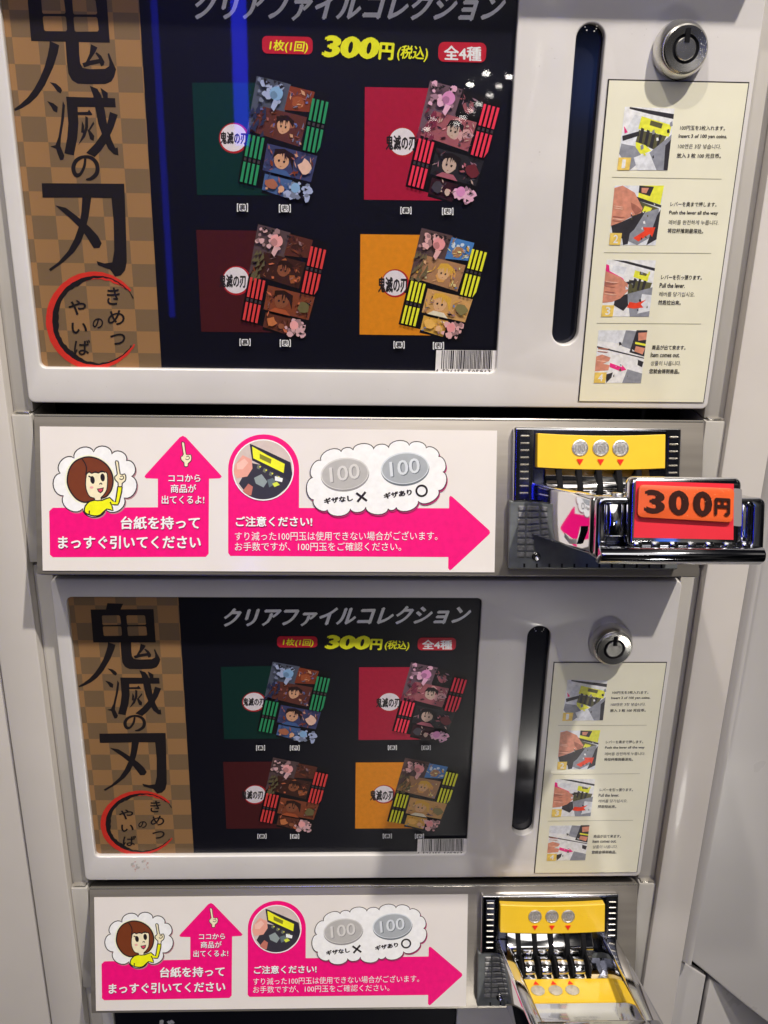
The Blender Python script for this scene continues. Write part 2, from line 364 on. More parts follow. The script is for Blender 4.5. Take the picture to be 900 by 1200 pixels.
def scuffs(o, seed, spots):
    rn = random.Random(seed); pr = Print(FWALL, lambda u, v, k: wall(u, v, 0, k), 0, .00001, .000003)
    cs = [mat('dull_mark_%d' % i, c, .7) for i, c in enumerate(((.70, .67, .63), (.60, .57, .53), (.80, .78, .76)))]
    for (u, v, r) in spots:
        for _ in range(7):
            a = rn.uniform(0, 6.28); x = u + r * math.cos(a); y = v + r * math.sin(a); w = rn.uniform(.4, 1.8)
            pr.poly([(x, y), (x + w, y + rn.uniform(-.5, .5)), (x + w * .7, y + w * .8), (x - .2, y + w * .5)], rn.choice(cs))
    for _ in range(34):
        x, y = rn.choice(((rn.uniform(610, 650), rn.uniform(60, 450)), (rn.uniform(60, 570), rn.uniform(444, 466)), (rn.uniform(705, 870), rn.uniform(15, 92)))); w = rn.uniform(.4, 1.3); h_ = rn.uniform(.3, 2.2)
        pr.poly([(x, y), (x + w * .4, y), (x + w, y + h_), (x + w * .5, y + h_)], rn.choice(cs))
    m = pr.done('scuff_mark', o); m['kind'] = 'stuff'
pan = [make_panel('upper white display panel with black slot and lock, above the upper drawer front')]

scuffs(pan[0], 12, [(692, 30, 7), (748, 35, 9), (628, 70, 8), (648, 62, 6), (625, 180, 7)])
# ================================================================= poster behind the window
YP = .0032
def FP(a, b, h): return Vector((a, YP - h, b))
K_ = ink(30, 26, 28)
def make_poster(label):
    PK_[0] = .74; VAR[:] = [.06, 350]
    o = thing('product_poster', label, 'poster', (.126, YP, -.09), 'product posters behind the windows')
    mp = lambda u, v, k: wall(u, v, YP, k)
    pr = Print(FP, mp, 0, 0)
    plate('backing_card', [rrect(WL - .003, WB - .003, WR + .003, WT + .003, .001)], -.0008, 0, ink(15, 15, 25), o, FP)
    pr.h = .00002
    pr.raw([[(WL - .003, WT + .003), (.0703, WT + .003), (.0694, WB - .003), (WL - .003, WB - .003)]], M_CHECK); pr.done('checked_strip', o)
    # ---- brush title characters
    a = Print(FP, mp, 1, .00008); z = zoomed(80, 700, 5.625)
    def zp(*pts): a.poly(z(pts), K_)
    zp((258, 38), (362, 42), (345, 79), (248, 79))
    a.poly(z([(147, 80), (562, 77), (577, 297), (165, 297)]), K_, [z(h) for h in ([(222, 124), (228, 119), (334, 118), (341, 124), (348, 174), (342, 180), (232, 182), (226, 176)], [(384, 124), (390, 118), (499, 118), (506, 124), (513, 174), (507, 180), (394, 182), (388, 176)],
            [(228, 198), (234, 192), (344, 191), (350, 197), (354, 246), (348, 253), (240, 254), (234, 248)], [(389, 197), (395, 192), (508, 191), (514, 197), (520, 244), (514, 251), (400, 254), (394, 248)])])
    zp((262, 295), (312, 312), (303, 345), (278, 405), (232, 482), (190, 530), (150, 560), (110, 580), (72, 593), (68, 584), (100, 565), (140, 535), (175, 498), (205, 455), (232, 405), (250, 355), (260, 318))
    zp((345, 295), (415, 295), (416, 350), (420, 385), (432, 405), (470, 410), (550, 407), (572, 395), (573, 375), (564, 345), (572, 340), (586, 370), (608, 408), (598, 438), (582, 460), (550, 471), (470, 473), (405, 472), (375, 458), (357, 430), (350, 380))
    zp((478, 305), (512, 318), (500, 338), (470, 374), (520, 366), (500, 342), (508, 338), (530, 352), (548, 378), (543, 392), (530, 398), (522, 384), (470, 394), (440, 403), (430, 386), (450, 380), (470, 345))
    a.done('title_character', o)
    zp((258, 468), (290, 473), (315, 490), (322, 502), (314, 515), (296, 506), (278, 485)); zp((242, 548), (275, 557), (298, 572), (294, 596), (275, 590), (262, 570))
    zp((325, 546), (336, 565), (330, 620), (312, 700), (308, 738), (328, 778), (322, 795), (305, 798), (292, 770), (285, 750), (255, 740), (282, 734), (298, 700), (312, 640))
    zp((343, 528), (600, 530), (603, 568), (402, 570), (405, 640), (398, 700), (378, 776), (328, 768), (345, 700), (352, 640))
    zp((468, 480), (508, 492), (528, 520), (545, 580), (558, 650), (578, 705), (598, 742), (610, 738), (614, 772), (590, 768), (560, 745), (535, 700), (510, 640), (495, 570), (485, 520))
    zp((572, 588), (613, 600), (590, 655), (555, 715), (520, 755), (488, 781), (443, 764), (490, 725), (530, 680), (556, 640))
    zp((524, 487), (562, 508), (562, 530), (538, 530)); zp((403, 592), (455, 590), (462, 580), (480, 600), (475, 604), (403, 604))
    zp((424, 628), (436, 650), (432, 680), (418, 678)); zp((442, 608), (456, 614), (456, 655), (440, 695), (402, 732), (425, 690), (440, 655))
    zp((484, 630), (489, 640), (466, 668), (460, 662)); zp((452, 665), (462, 664), (488, 692), (484, 712), (466, 706))
    a.done('title_character', o)
    a.stroke(z([(438, 788), (432, 822), (410, 855), (386, 858), (374, 830), (390, 798), (430, 781), (472, 786), (499, 812), (498, 848), (470, 872), (440, 878)]), [2.2, 2.6, 2.4, 3.6, 4, 3.2, 2.2, 2.8, 3.8, 3.8, 3, 1], K_)
    a.done('title_character', o)
    a.k = 0; z3 = zoomed(0, 220, 3)
    def z3p(*pts): a.poly(z3(pts), K_)
    z3p((147, -16), (300, -15), (437, -14), (440, 60), (444, 180), (446, 260), (440, 290), (425, 308), (405, 312), (388, 288), (345, 272), (340, 258), (368, 266), (395, 262), (402, 220), (400, 120), (392, 36), (320, 34), (150, 34))
    z3p((290, 30), (322, 30), (312, 100), (300, 150), (285, 190), (262, 225), (225, 260), (178, 293), (172, 286), (205, 262), (240, 222), (262, 180), (280, 130), (287, 80))
    z3p((195, 62), (232, 70), (275, 103), (318, 140), (345, 170), (358, 195), (350, 211), (330, 212), (310, 180), (290, 150), (250, 110), (220, 84))
    a.done('title_character', o)
    # ---- ring emblem
    rnd = random.Random(3)
    def arc(t0, t1, R0, wf, m, rough, cx=330, cy=466, n=70):
        outer = []; inner = []
        for i in range(n + 1):
            t = i / n; an = math.radians(t0 + (t1 - t0) * t); w = wf(t); j = rnd.uniform(-rough, rough)
            outer.append((cx + (R0 + j * .4) * math.cos(an), cy - (R0 * 1.02 + j * .4) * math.sin(an))); inner.append((cx + (R0 - w + j) * math.cos(an), cy - (R0 * 1.02 - w + j) * math.sin(an)))
        a.poly(z3(outer + inner[::-1]), m)
    RED = ink(205, 52, 42)
    arc(38, 330, 168, lambda t: 6 + 34 * math.sin(math.pi * min(1, t * 1.02)) ** .6 * (1 - .45 * t), RED, 2.4)
    arc(30, 325, 154, lambda t: 3 + 14 * math.sin(math.pi * t) ** 2 + 6 * math.sin(math.pi * t * 5) ** 2 * (t > .2) * (t < .8), K_, 2.6, cx=338)
    a.done('ring_emblem', o)
    for ch, x0, y0, x1, y1 in (('き', 375, 350, 420, 412), ('め', 378, 430, 438, 482), ('つ', 386, 512, 440, 552), ('の', 325, 458, 362, 494), ('や', 240, 394, 302, 446), ('い', 250, 474, 306, 512), ('ば', 260, 534, 316, 588)):
        a.text(ch, *z3([(x0, y1), (x1, y1), (x0 + 2, y0)]), K_, .015, 3)
    a.done('reading_lettering', o)
    # ---- heading and price
    WG = ink(236, 232, 232); YE = ink(226, 216, 36); BR_ = ink(176, 30, 48)
    a.k = 1; a.text('クリアファイルコレクション', (259, 735), (546.5, 731), (265.5, 712.5), WG, .045, 3); a.done('heading_lettering', o)
    a.k = 0
    def badge(x0, y0, x1, y1, m):
        p0 = a.P((x0, y0)); p1 = a.P((x1, y1)); a.raw([rrect(p0[0], p1[1], p1[0], p0[1], abs(p1[1] - p0[1]) * .32)], m)
    badge(307, 42, 366.5, 64, BR_); a.text('1枚(1回)', (315, 61), (360, 63), (317, 46.5), YE, .025); a.done('price_badge', o)
    badge(514, 49, 569, 73.5, BR_); a.text('全4種', (520, 70.5), (564, 72), (520, 53), WG, .03); a.done('price_badge', o)
    a.text('300', (376.5, 67), (442, 70), (381, 41), YE, .06, 3); a.text('円', (443, 70), (460.5, 71), (445, 49.5), YE, .045, 3); a.text('(税込)', (464, 71), (500, 73), (467, 52.5), YE, .025); a.done('price_lettering', o)
    # ---- the four folders
    pal = [
      dict(b=[(225, 97), (318, 97), (318, 229), (231, 228.5)], bc=(13, 44, 40), f=[(301, 89), (386.4, 110), (362, 240), (277.6, 219)], st=(42, 128, 84), em=(273.6, 161.4, 15.6), tx=(258, 289, 154, 169), ball=(120, 155, 190), bl=(150, 160, 190), fo=(40, 44, 70), pt=[(120, 55, 35), (88, 48, 42), (58, 62, 98), (70, 95, 140)]),
      dict(b=[(427.6, 102), (520, 103.6), (520, 235), (426.6, 234)], bc=(158, 26, 54), f=[(504, 94.4), (587, 117), (553, 244.4), (474, 223)], st=(214, 52, 76), em=(471.6, 166, 15.5), tx=(452, 487, 158, 176), ball=(196, 128, 172), bl=(206, 158, 180), fo=(110, 40, 62), pt=[(22, 20, 24), (150, 84, 92), (40, 38, 44), (52, 24, 34)]),
      dict(b=[(230, 269.4), (322, 270.5), (322, 389.5), (236, 388.6)], bc=(66, 24, 27), f=[(302.4, 262.6), (383.6, 284), (359, 398.6), (281, 380)], st=(196, 58, 58), em=(276.6, 328.4, 15), tx=(257, 288, 321, 337), ball=(214, 150, 148), bl=(196, 156, 158), fo=(88, 80, 56), pt=[(84, 44, 34), (60, 34, 28), (120, 62, 40), (92, 50, 38)]),
      dict(b=[(422.4, 274.4), (508, 275.4), (508, 393), (421.4, 392)], bc=(212, 130, 28), f=[(494, 267), (572, 287), (541, 401), (466, 384)], st=(212, 212, 48), em=(462.6, 331.6, 14.4), tx=(443, 477, 324, 343), ball=(214, 140, 140), bl=(206, 158, 156), fo=(96, 86, 62), pt=[(70, 120, 180), (160, 118, 84), (196, 150, 92), (206, 160, 70)])]
    caps = [((278, 291, 238, 248), (327, 341, 239, 249)), ((469, 482, 242, 251), (517.6, 531, 243, 252)), ((281, 294, 396, 405), (328, 341, 397, 406)), ((461, 474, 399, 408), (507, 520, 400, 409))]
    for i, d in enumerate(pal):
        rr = random.Random(20 + i); a.h = .00012
        a.poly(d['b'], ink(*d['bc'])); fb = a.done('folder_back', o)
        ex, ey, er = d['em']
        a.ell(ex + .6, ey + .4, er * 1.13, er * 1.15, ink(165, 32, 42)); a.ell(ex, ey, er, er * 1.03, ink(214, 206, 210)); a.text('鬼滅の刃', (d['tx'][0], d['tx'][3]), (d['tx'][1], d['tx'][3] + .5), (d['tx'][0], d['tx'][2]), K_, .045, 2)
        a.text('テヤノヽノニシ', (ex - 8, ey - 8), (ex + 8, ey - 8), (ex - 8, ey - 10.4), K_, .01, 1) if False else None
        a.done('round_emblem', fb)
        T, Rr, Bq, L = [Vector(p) for p in d['f']]
        def f(x, y): return tuple(T * (1 - x) * (1 - y) + Rr * x * (1 - y) + Bq * x * y + L * (1 - x) * y)
        def fp(pts, m): a.poly([f(*p) for p in pts], m)
        def blob(x, y, r, m, n=10, jit=.2, ax=1.5):
            fp([(x + r * ax * (1 + rr.uniform(-jit, jit)) * math.cos(t), y + r * (1 + rr.uniform(-jit, jit)) * math.sin(t)) for t in [2 * math.pi * k / n for k in range(n)]], m)
        a.poly([f(0, 0), f(1, 0), f(1, 1), f(.34, 1), f(.34, .965), f(0, .965)], ink(17, 15, 19)); ff = a.done('folder_front', o)
        pt = [ink(*c) for c in d['pt']]; bl = ink(*d['bl']); bl2 = ink(*[int(c * .72) for c in d['bl']]); ball = ink(*d['ball']); ball2 = ink(*[int(c * .8) for c in d['ball']]); fo = ink(*d['fo'])
        sk = [ink(198, 150, 118), ink(186, 160, 146), ink(128, 76, 52), ink(208, 164, 120)][i]; hr = [ink(40, 26, 26), ink(30, 24, 28), ink(44, 26, 22), ink(206, 160, 62)][i]
        # plain picture fields
        fp([(.0, .0), (.47, 0), (.45, .26), (.0, .5)], ink(*[int(c * .5) for c in d['bl']]) if i in (0, 1) else ink(*[int(c * .42) for c in d['bl']]))
        fp([(.46, .015), (.80, .015), (.78, .20), (.44, .235)], pt[0]); fp([(.16, .25), (.76, .25), (.74, .52), (.02, .49)], pt[1])
        fp([(.30, .56), (.99, .56), (.97, .80), (.30, .80)], pt[2]); fp([(.34, .825), (.72, .825), (.70, .99), (.34, .97)], pt[3])
        if i == 3:
            for _ in range(9): blob(rr.uniform(.5, .76), rr.uniform(.04, .17), .018, ink(196, 206, 214))
        # soft abstract shapes: hills, glow, petals
        blob(.60, .14, .055, pt[1] if i else ink(150, 78, 46), 12)
        for _ in range(4): blob(rr.uniform(.3, .68), rr.uniform(.3, .47), rr.uniform(.02, .05), [ink(150, 96, 72), ink(196, 150, 150), ink(150, 84, 48), ink(206, 150, 84)][i], 9, .35)
        blob(.47, .37, .075, sk, 16, .06, 1.15); a.poly([f(.36, .36), f(.40, .29), f(.50, .275), f(.60, .31), f(.60, .37), f(.53, .32), f(.43, .33)], hr)
        blob(.53, .67, .085, sk, 16, .06, 1.2); a.poly([f(.40, .68), f(.42, .59), f(.54, .57), f(.68, .60), f(.70, .74), f(.64, .66), f(.55, .61), f(.46, .63)], hr)
        ln = ink(34, 26, 28)
        for hx, hy, hr_ in ((.47, .375, .075), (.53, .675, .085)):
            for sx in (-.42, .42): fp([(hx + hr_ * (sx - .18), hy), (hx + hr_ * (sx + .18), hy - .004), (hx + hr_ * (sx + .14), hy + .016), (hx + hr_ * (sx - .12), hy + .018)], ln)
            fp([(hx - .012, hy + hr_ * .62), (hx + .014, hy + hr_ * .6), (hx, hy + hr_ * .68)], ink(140, 70, 60))
            for _ in range(9):
                q_ = rr.uniform(-1.3, 1.3); fp([(hx + q_ * hr_ - .014, hy - hr_ * .95), (hx + q_ * hr_ + .018, hy - hr_), (hx + q_ * hr_ * 1.1 + .004, hy - hr_ * .95 + rr.uniform(.03, .09))], hr)
        shards = [pt[0], pt[1], pt[2], pt[3], sk, bl2, ln, ink(*[min(255, int(c * 1.5) + 12) for c in d['pt'][2]]), ink(*[min(255, int(c * 1.6) + 14) for c in d['pt'][1]])]
        for x0_, x1_, y0_, y1_, n_ in ((.46, .76, .03, .2, 22), (.05, .36, .27, .48, 16), (.60, .74, .27, .5, 18), (.31, .42, .58, .78, 12), (.68, .95, .58, .78, 26), (.36, .68, .83, .97, 24)):
            for _ in range(n_):
                x, y = rr.uniform(x0_, x1_), rr.uniform(y0_, y1_); an = rr.uniform(0, 3.14); l_ = rr.uniform(.015, .06); w_ = rr.uniform(.004, .014)
                cx_, sx_2 = math.cos(an) * l_, math.sin(an) * l_ * .7
                fp([(x - cx_, y - sx_2), (x + w_, y - w_), (x + cx_ * .8, y + sx_2 * .8), (x - w_, y + w_)], rr.choice(shards))
        fp([(.38, .80), (.46, .755), (.62, .755), (.70, .80)], [ink(60, 84, 128), ink(150, 84, 96), ink(150, 74, 44), ink(206, 196, 170)][i])
        blob(.86, .68, .06, [ink(206, 168, 150), ink(96, 36, 44), ink(96, 88, 56), ink(120, 110, 70)][i], 10, .3)
        blob(.45, .90, .05, [ink(150, 92, 70), ink(60, 56, 64), ink(176, 104, 62), ink(214, 166, 84)][i], 9, .3)
        blob(.60, .92, .03, sk, 8, .2)
        for _ in range(16):
            x, y = rr.uniform(.02, .22), rr.uniform(.22, .47); fp([(x, y), (x + .02, y + rr.uniform(.03, .07)), (x - .04, y + rr.uniform(.05, .1))], fo)
        for _ in range(17): blob(rr.uniform(.02, .36), rr.uniform(.015, .2), rr.uniform(.014, .034), bl if rr.random() < .7 else bl2, 7, .35)
        for _ in range(22): blob(rr.uniform(.66, .97), rr.uniform(.83, .975), rr.uniform(.014, .034), bl if rr.random() < .7 else bl2, 7, .35)
        blob(.30, .11, .062, ball, 18, .03, 1.45); blob(.27, .13, .035, ball2, 12, .1, 1.4); fp([(.28, .17), (.36, .17), (.31, .27), (.26, .24)], bl)
        blob(.78, .88, .045, ball, 16, .05, 1.4)
        for _ in range(7):
            x, y = rr.uniform(.02, .5), rr.uniform(0, .04); fp([(x, y), (x + .05, y + .005), (x + .02, y + .03)], K_)
        for x, y in ((.15, .02), (.88, .93), (.9, .86)): fp([(x, y), (x + .05, y + .01), (x + .01, y + .03)], K_)
        a.done('picture_area', ff)
        sm = ink(*d['st'])
        for blk in ((.785, (.075, .27), (.325, .54)), (.03, (.52, .715), (.765, .945))):
            for row in blk[1:]:
                for s in range(4):
                    x = blk[0] + s * .062; fp([(x, row[0]), (x + .036, row[0]), (x + .036, row[1] - (.06 if (s == 3 and blk[0] > .5 and row[0] > .3) else 0)), (x, row[1])], sm)
            for s in range(4):
                x = blk[0] + s * .062; ym = (blk[1][1] + blk[2][0]) / 2; fp([(x, ym - .014), (x + .034, ym - .014), (x + .034, ym + .014), (x, ym + .014)], ink(60, 52, 56))
        a.done('stripe_block', ff)
        for (x0, x1, y0, y1), ch in zip(caps[i], '裏表'):
            a.text('[', (x0, y1), (x0 + 1.7, y1), (x0, y0), WG, .05, 1); a.text(']', (x1 - 1.7, y1), (x1, y1), (x1 - 1.7, y0), WG, .05, 1)
            p0 = a.P((x0 + 2.4, y0 + .7)); p1 = a.P((x1 - 2.4, y1 - .7)); a.raw([rrect(p0[0], p1[1], p1[0], p0[1], .0006, 2)], WG)
            a.text(ch, (x0 + 3, y1 - 1.2), (x1 - 3, y1 - 1.2), (x0 + 3, y0 + 1.2), K_, .02, 1)
        a.done('caption', o)
    # ---- barcode
    a.poly([(511, 409.5), (583.5, 410), (582, 440), (509.5, 439)], ink(206, 202, 200)); bc = a.done('barcode', o); rb = random.Random(5); x = 517.5
    while x < 576:
        w = rb.choice((.55, .8, 1.1, 1.7)); a.poly([(x, 410), (x + w, 410), (x + w - 1, 431.5), (x - 1, 431.5)], K_); x += w + rb.choice((.6, .8, 1.2))
    a.done('bars', bc)
    a.text('4', (510, 436.4), (513, 436.4), (510.3, 431.5), K_, .01, 1); a.text('526155', (518, 436.6), (543.5, 437), (518, 431.8), K_, .01, 1); a.text('505963', (548, 437), (574.5, 437.3), (548, 432.2), K_, .01, 1); a.done('digits', bc)
    PK_[0] = KK
    return o
pos = [make_poster('upper dark product poster with checked tan strip, large black characters and four tilted folders')]

# ================================================================= instruction sheet
def make_sheet(label):
    o = thing('instruction_sheet', label, 'instruction sheet', (.32, 0, -.12), 'instruction sheets stuck on the panels')
    x0, x1, z0, z1 = .29039, .35735, -.19885, -.04267
    box('edge_tape', x0 - .0006, x1 + .0005, -.0001, -.0004, z0 - .0002, z1 + .0006, ink(40, 36, 34), o)
    CR = mat('cream_paper', (.90, .87, .68), .36, noise=.03, nscale=40, coat=.15)
    box('paper', x0, x1, -.0004, -.0006, z0, z1, CR, o)
    a = Print(lambda p, q, h: Vector((p, -h, q)), lambda u, v, k: wall(u, v, 0, k), 0, .0007); a.h0_reset = True
    z6 = zoomed(680, 90, 4.5); z7 = zoomed(670, 280, 4.5); G = ink(120, 116, 100); Kk = ink(36, 32, 32)
    for zz, l in ((z6, [(165, 528), (742, 538)]), (z7, [(168, 70), (733, 74)]), (z7, [(130, 442), (680, 446)])):
        (ax, ay), (bx, by) = zz(l); a.poly([(ax, ay), (bx, by), (bx, by + .5), (ax, ay + .5)], G); a.done('divider_line', o)
    rows = ((z6, 0, [('100円玉を3枚入れます。', 523, 281, 760, 284, .01), ('Insert 3 of 100 yen coins.', 515, 327, 770, 330, .025), ('100엔은 3장 넣습니다.', 512, 378, 738, 381, 0), ('放入 3 枚 100 元日币。', 505, 427, 738, 430, .02)]),
            (z6, 0, [('レバーを奥まで押します。', 472, 683, 715, 686, .01), ('Push the lever all the way', 465, 730, 722, 733, .025), ('레버를 완전하게 누릅니다.', 463, 779, 725, 781, 0), ('将拉杆推到最深处。', 457, 823, 645, 826, .02)]),
            (z7, 0, [('レバーを引っ張ります。', 468, 213, 683, 216, .02), ('Pull the lever.', 460, 256, 593, 258, .025), ('레버를 당기십시오.', 458, 302, 645, 304, 0), ('然后拉出来。', 452, 346, 572, 348, .02)]),
            (z7, 0, [('商品が出て来ます。', 420, 583, 597, 585, .02), ('Item comes out.', 413, 622, 566, 623, .025), ('상품이 나옵니다.', 413, 666, 572, 667, 0), ('您就会得到商品。', 405, 708, 565, 710, .02)]))
    for zz, _, ls in rows:
        for tx, u0, v0, u1, v1, b in ls: a.text(tx, *zz([(u0, v0), (u1, v1), (u0 + 3, v0 - 25)]), Kk, b, 2)
        a.done('instruction_lettering', o)
    quads = [(z6, [(233, 158), (495, 168), (458, 492), (192, 492)]), (z6, [(180, 573), (440, 573), (395, 888), (150, 885)]), (z7, [(183, 108), (442, 112), (405, 408), (153, 408)]), (z7, [(140, 480), (397, 480), (363, 758), (115, 757)])]
    VAR[:] = [.16, 420]
    SK = ink(176, 118, 98); SK2 = ink(140, 88, 74); DG = ink(44, 42, 46); MG = ink(120, 122, 130); LG = ink(186, 188, 192); YL = ink(206, 200, 60); WH = ink(214, 210, 208); PK = ink(200, 40, 110); RD = ink(214, 60, 40); OL = ink(78, 76, 52)
    art = [
      [(WH, [(0, 0), (1, 0), (1, 1), (0, 1)]), (DG, [(.1, 0), (1, .09), (1, .17), (.5, .1), (.1, .03)]), (LG, [(.22, .12), (.98, .24), (.98, .3), (.25, .9), (0, .7), (0, .5)]), (YL, [(.36, .14), (.98, .27), (.95, .46), (.32, .34)]), (OL, [(.55, .2), (.8, .25), (.78, .33), (.54, .28)]),
       (OL, [(.34, .36), (.9, .45), (.78, .7), (.3, .55)]), (DG, [(.38, .32), (.44, .34), (.42, .6), (.36, .58)]), (DG, [(.5, .35), (.56, .37), (.53, .64), (.47, .6)]), (DG, [(.62, .38), (.68, .4), (.65, .66), (.58, .62)]), (DG, [(.76, .42), (.82, .44), (.76, .62), (.72, .6)]),
       (DG, [(.02, .46), (.34, .38), (.36, .45), (.04, .54)]), (YL, [(.3, .55), (.5, .6), (.68, .72), (.42, .74), (.32, .66)]), (MG, [(.02, .58), (.3, .62), (.5, .82), (.25, 1), (0, .74)]), (LG, [(.3, .8), (.72, .66), (.9, 1), (.4, 1)]), (MG, [(.6, .72), (1, .42), (1, 1), (.78, 1)]), (DG, [(.9, .6), (1, .5), (1, 1), (.92, 1)]), (PK, [(.03, .3), (.12, .4), (.06, .42)])],
      [(LG, [(0, 0), (1, 0), (1, 1), (0, 1)]), (YL, [(.5, 0), (1, 0), (.98, .32), (.5, .2)]), (DG, [(.5, 0), (.8, .02), (.74, .18), (.5, .12)]), (SK, [(.55, .04), (.7, .04), (.66, .13), (.56, .12)]), (DG, [(.45, .18), (1, .33), (1, .37), (.45, .24)]), (OL, [(.5, .25), (.95, .38), (.8, .6), (.4, .62)]), (YL, [(.66, .34), (.82, .38), (.76, .48), (.62, .44)]),
       (MG, [(.5, .5), (.96, .38), (1, .8), (.6, 1), (.3, .9)]), (DG, [(.2, .62), (.7, .42), (.5, .74), (.3, .9), (.06, .84), (0, .66)]), (DG, [(.94, .5), (1, .4), (1, .9), (.8, 1), (.86, .8)]), (SK, [(0, .04), (.16, 0), (.42, .12), (.62, .38), (.6, .46), (.46, .5), (.2, .62), (0, .68)]), (SK2, [(.36, .28), (.5, .34), (.62, .42), (.5, .5), (.4, .4)]), (RD, [(.5, .88), (.72, .76), (.68, .7), (.94, .7), (.9, .86), (.84, .81), (.62, .94)]), (DG, [(.25, .84), (.42, .78), (.4, .98), (.3, 1)])],
      [(WH, [(0, 0), (1, 0), (1, 1), (0, 1)]), (DG, [(.1, 0), (.4, .02), (1, .14), (1, .19), (.4, .06)]), (LG, [(.15, .1), (.42, .13), (.38, .26), (.12, .2)]), (PK, [(0, .08), (.06, .1), (.08, .2), (.36, .32), (.4, .36), (.3, .36), (0, .24)]), (YL, [(.6, .18), (.9, .25), (.88, .38), (.58, .3)]), (OL, [(.7, .2), (.85, .24), (.84, .28), (.7, .26)]), (OL, [(.5, .35), (.98, .4), (.9, .66), (.5, .6)]),
       (DG, [(.6, .32), (.64, .33), (.62, .5), (.58, .5)]), (DG, [(.7, .33), (.75, .34), (.72, .54), (.68, .53)]), (DG, [(.8, .36), (.86, .37), (.82, .56), (.77, .55)]), (MG, [(.5, .6), (1, .48), (1, 1), (.6, 1)]), (LG, [(.8, .6), (1, .62), (1, .9), (.75, .95)]), (DG, [(.4, .4), (.66, .34), (.66, .37), (.42, .46)]), (DG, [(.25, .66), (.5, .6), (.54, .8), (.45, .9), (.24, .8)]), (SK, [(0, .2), (.3, .3), (.48, .42), (.5, .55), (.36, .68), (.2, .74), (0, .76)]), (SK2, [(0, .38), (.3, .42), (.1, .46), (0, .46)]), (RD, [(.52, .84), (.56, .74), (.7, .76), (.9, .7), (.8, .78), (.86, .84), (.66, .86)])],
      [(WH, [(0, 0), (1, 0), (1, 1), (0, 1)]), (LG, [(0, 0), (.56, 0), (.5, .26), (0, .2)]), (MG, [(.56, 0), (.78, .02), (.7, .36), (.5, .3)]), (DG, [(.78, 0), (1, 0), (1, .5), (.68, .42)]), (SK, [(.82, .05), (1, .04), (1, .18), (.84, .2)]), (YL, [(.78, .22), (1, .26), (1, .3), (.78, .26)]), (SK, [(.8, .3), (1, .34), (.96, .46), (.78, .4)]), (DG, [(0, .3), (1, .52), (1, .54), (0, .33)]), (PK, [(.3, .62), (.56, .70), (.56, .66), (.66, .75), (.54, .78), (.3, .7)]), (DG, [(.88, .56), (1, .6), (.98, .7), (.88, .66)]), (MG, [(.68, .74), (1, .82), (1, 1), (.6, 1)]), (SK, [(0, .5), (.12, .46), (.3, .52), (.28, .58), (.16, .64), (.3, .66), (.28, .76), (.0, .78)]), (DG, [(.24, .84), (.38, .8), (.36, .9), (.26, 1)])]]
    for n, ((zz, qd), ar) in enumerate(zip(quads, art)):
        T, R_, B_, L = [Vector(p) for p in zz(qd)]
        def f(x, y): return tuple(T * (1 - x) * (1 - y) + R_ * x * (1 - y) + B_ * x * y + L * (1 - x) * y)
        for m_, pts in ar: a.poly([f(*p) for p in pts], m_)
        rj = random.Random(60 + n); cols = [DG, MG, LG, OL, YL, WH]
        for _ in range(11):
            x, y, w = rj.uniform(.38, .95), rj.uniform(.2, .92), rj.uniform(.012, .05)
            a.poly([f(*p) for p in ((x, y), (x + w, y + rj.uniform(-.03, .03)), (min(1, x + w * 1.4), y + w), (x + w * .3, y + w * rj.uniform(.5, 1.6)))], rj.choice(cols))
        if n: 
            for _ in range(5):
                y = rj.uniform(.3, .6); a.poly([f(.02, y), f(.2 + rj.uniform(0, .1), y + .02), f(.2, y + .035), f(.02, y + .012)], rj.choice((SK2, ink(206, 156, 136))))
        a.poly([f(0, .80), f(.25, .80), f(.24, 1), f(0, 1)], ink(222, 168, 84)); a.text(str(n + 1), f(.08, .97), f(.18 if n else .15, .97), f(.08, .83), WH, .02, 2)
        a.done('step_picture', o)
    return o
shs = [make_sheet('cream instruction sheet with four small photos, under the lock near the top right corner')]

# ================================================================= drawer front
def make_drawer(label):
    o = thing('drawer_front', label, 'drawer front', (.18, -.01, -.25), 'bronze grey drawer fronts')
    L = .08513
    body = [(.0000, 0), (L, 0), (L, -.004), (L - .004, -.034), (0.001, -.012)]
    prism('front_body', body, .00114, .35999, M_DRAW, o, .0007, FSL)
    box('top_edge', .0016, .3596, -.0003, .0011, -.0009, .0002, M_EDGE, o, .0004, FSL)  # thin strip carrying the drawer edge's highlight in its colour
    box('lower_shadow_lip', .003, .358, L - .001, L + .0004, -.008, -.0012, M_DRAW, o, 0, FSL)
    return o
drw = [make_drawer('upper bronze grey metal drawer front carrying the banner and the pulled out coin lever')]

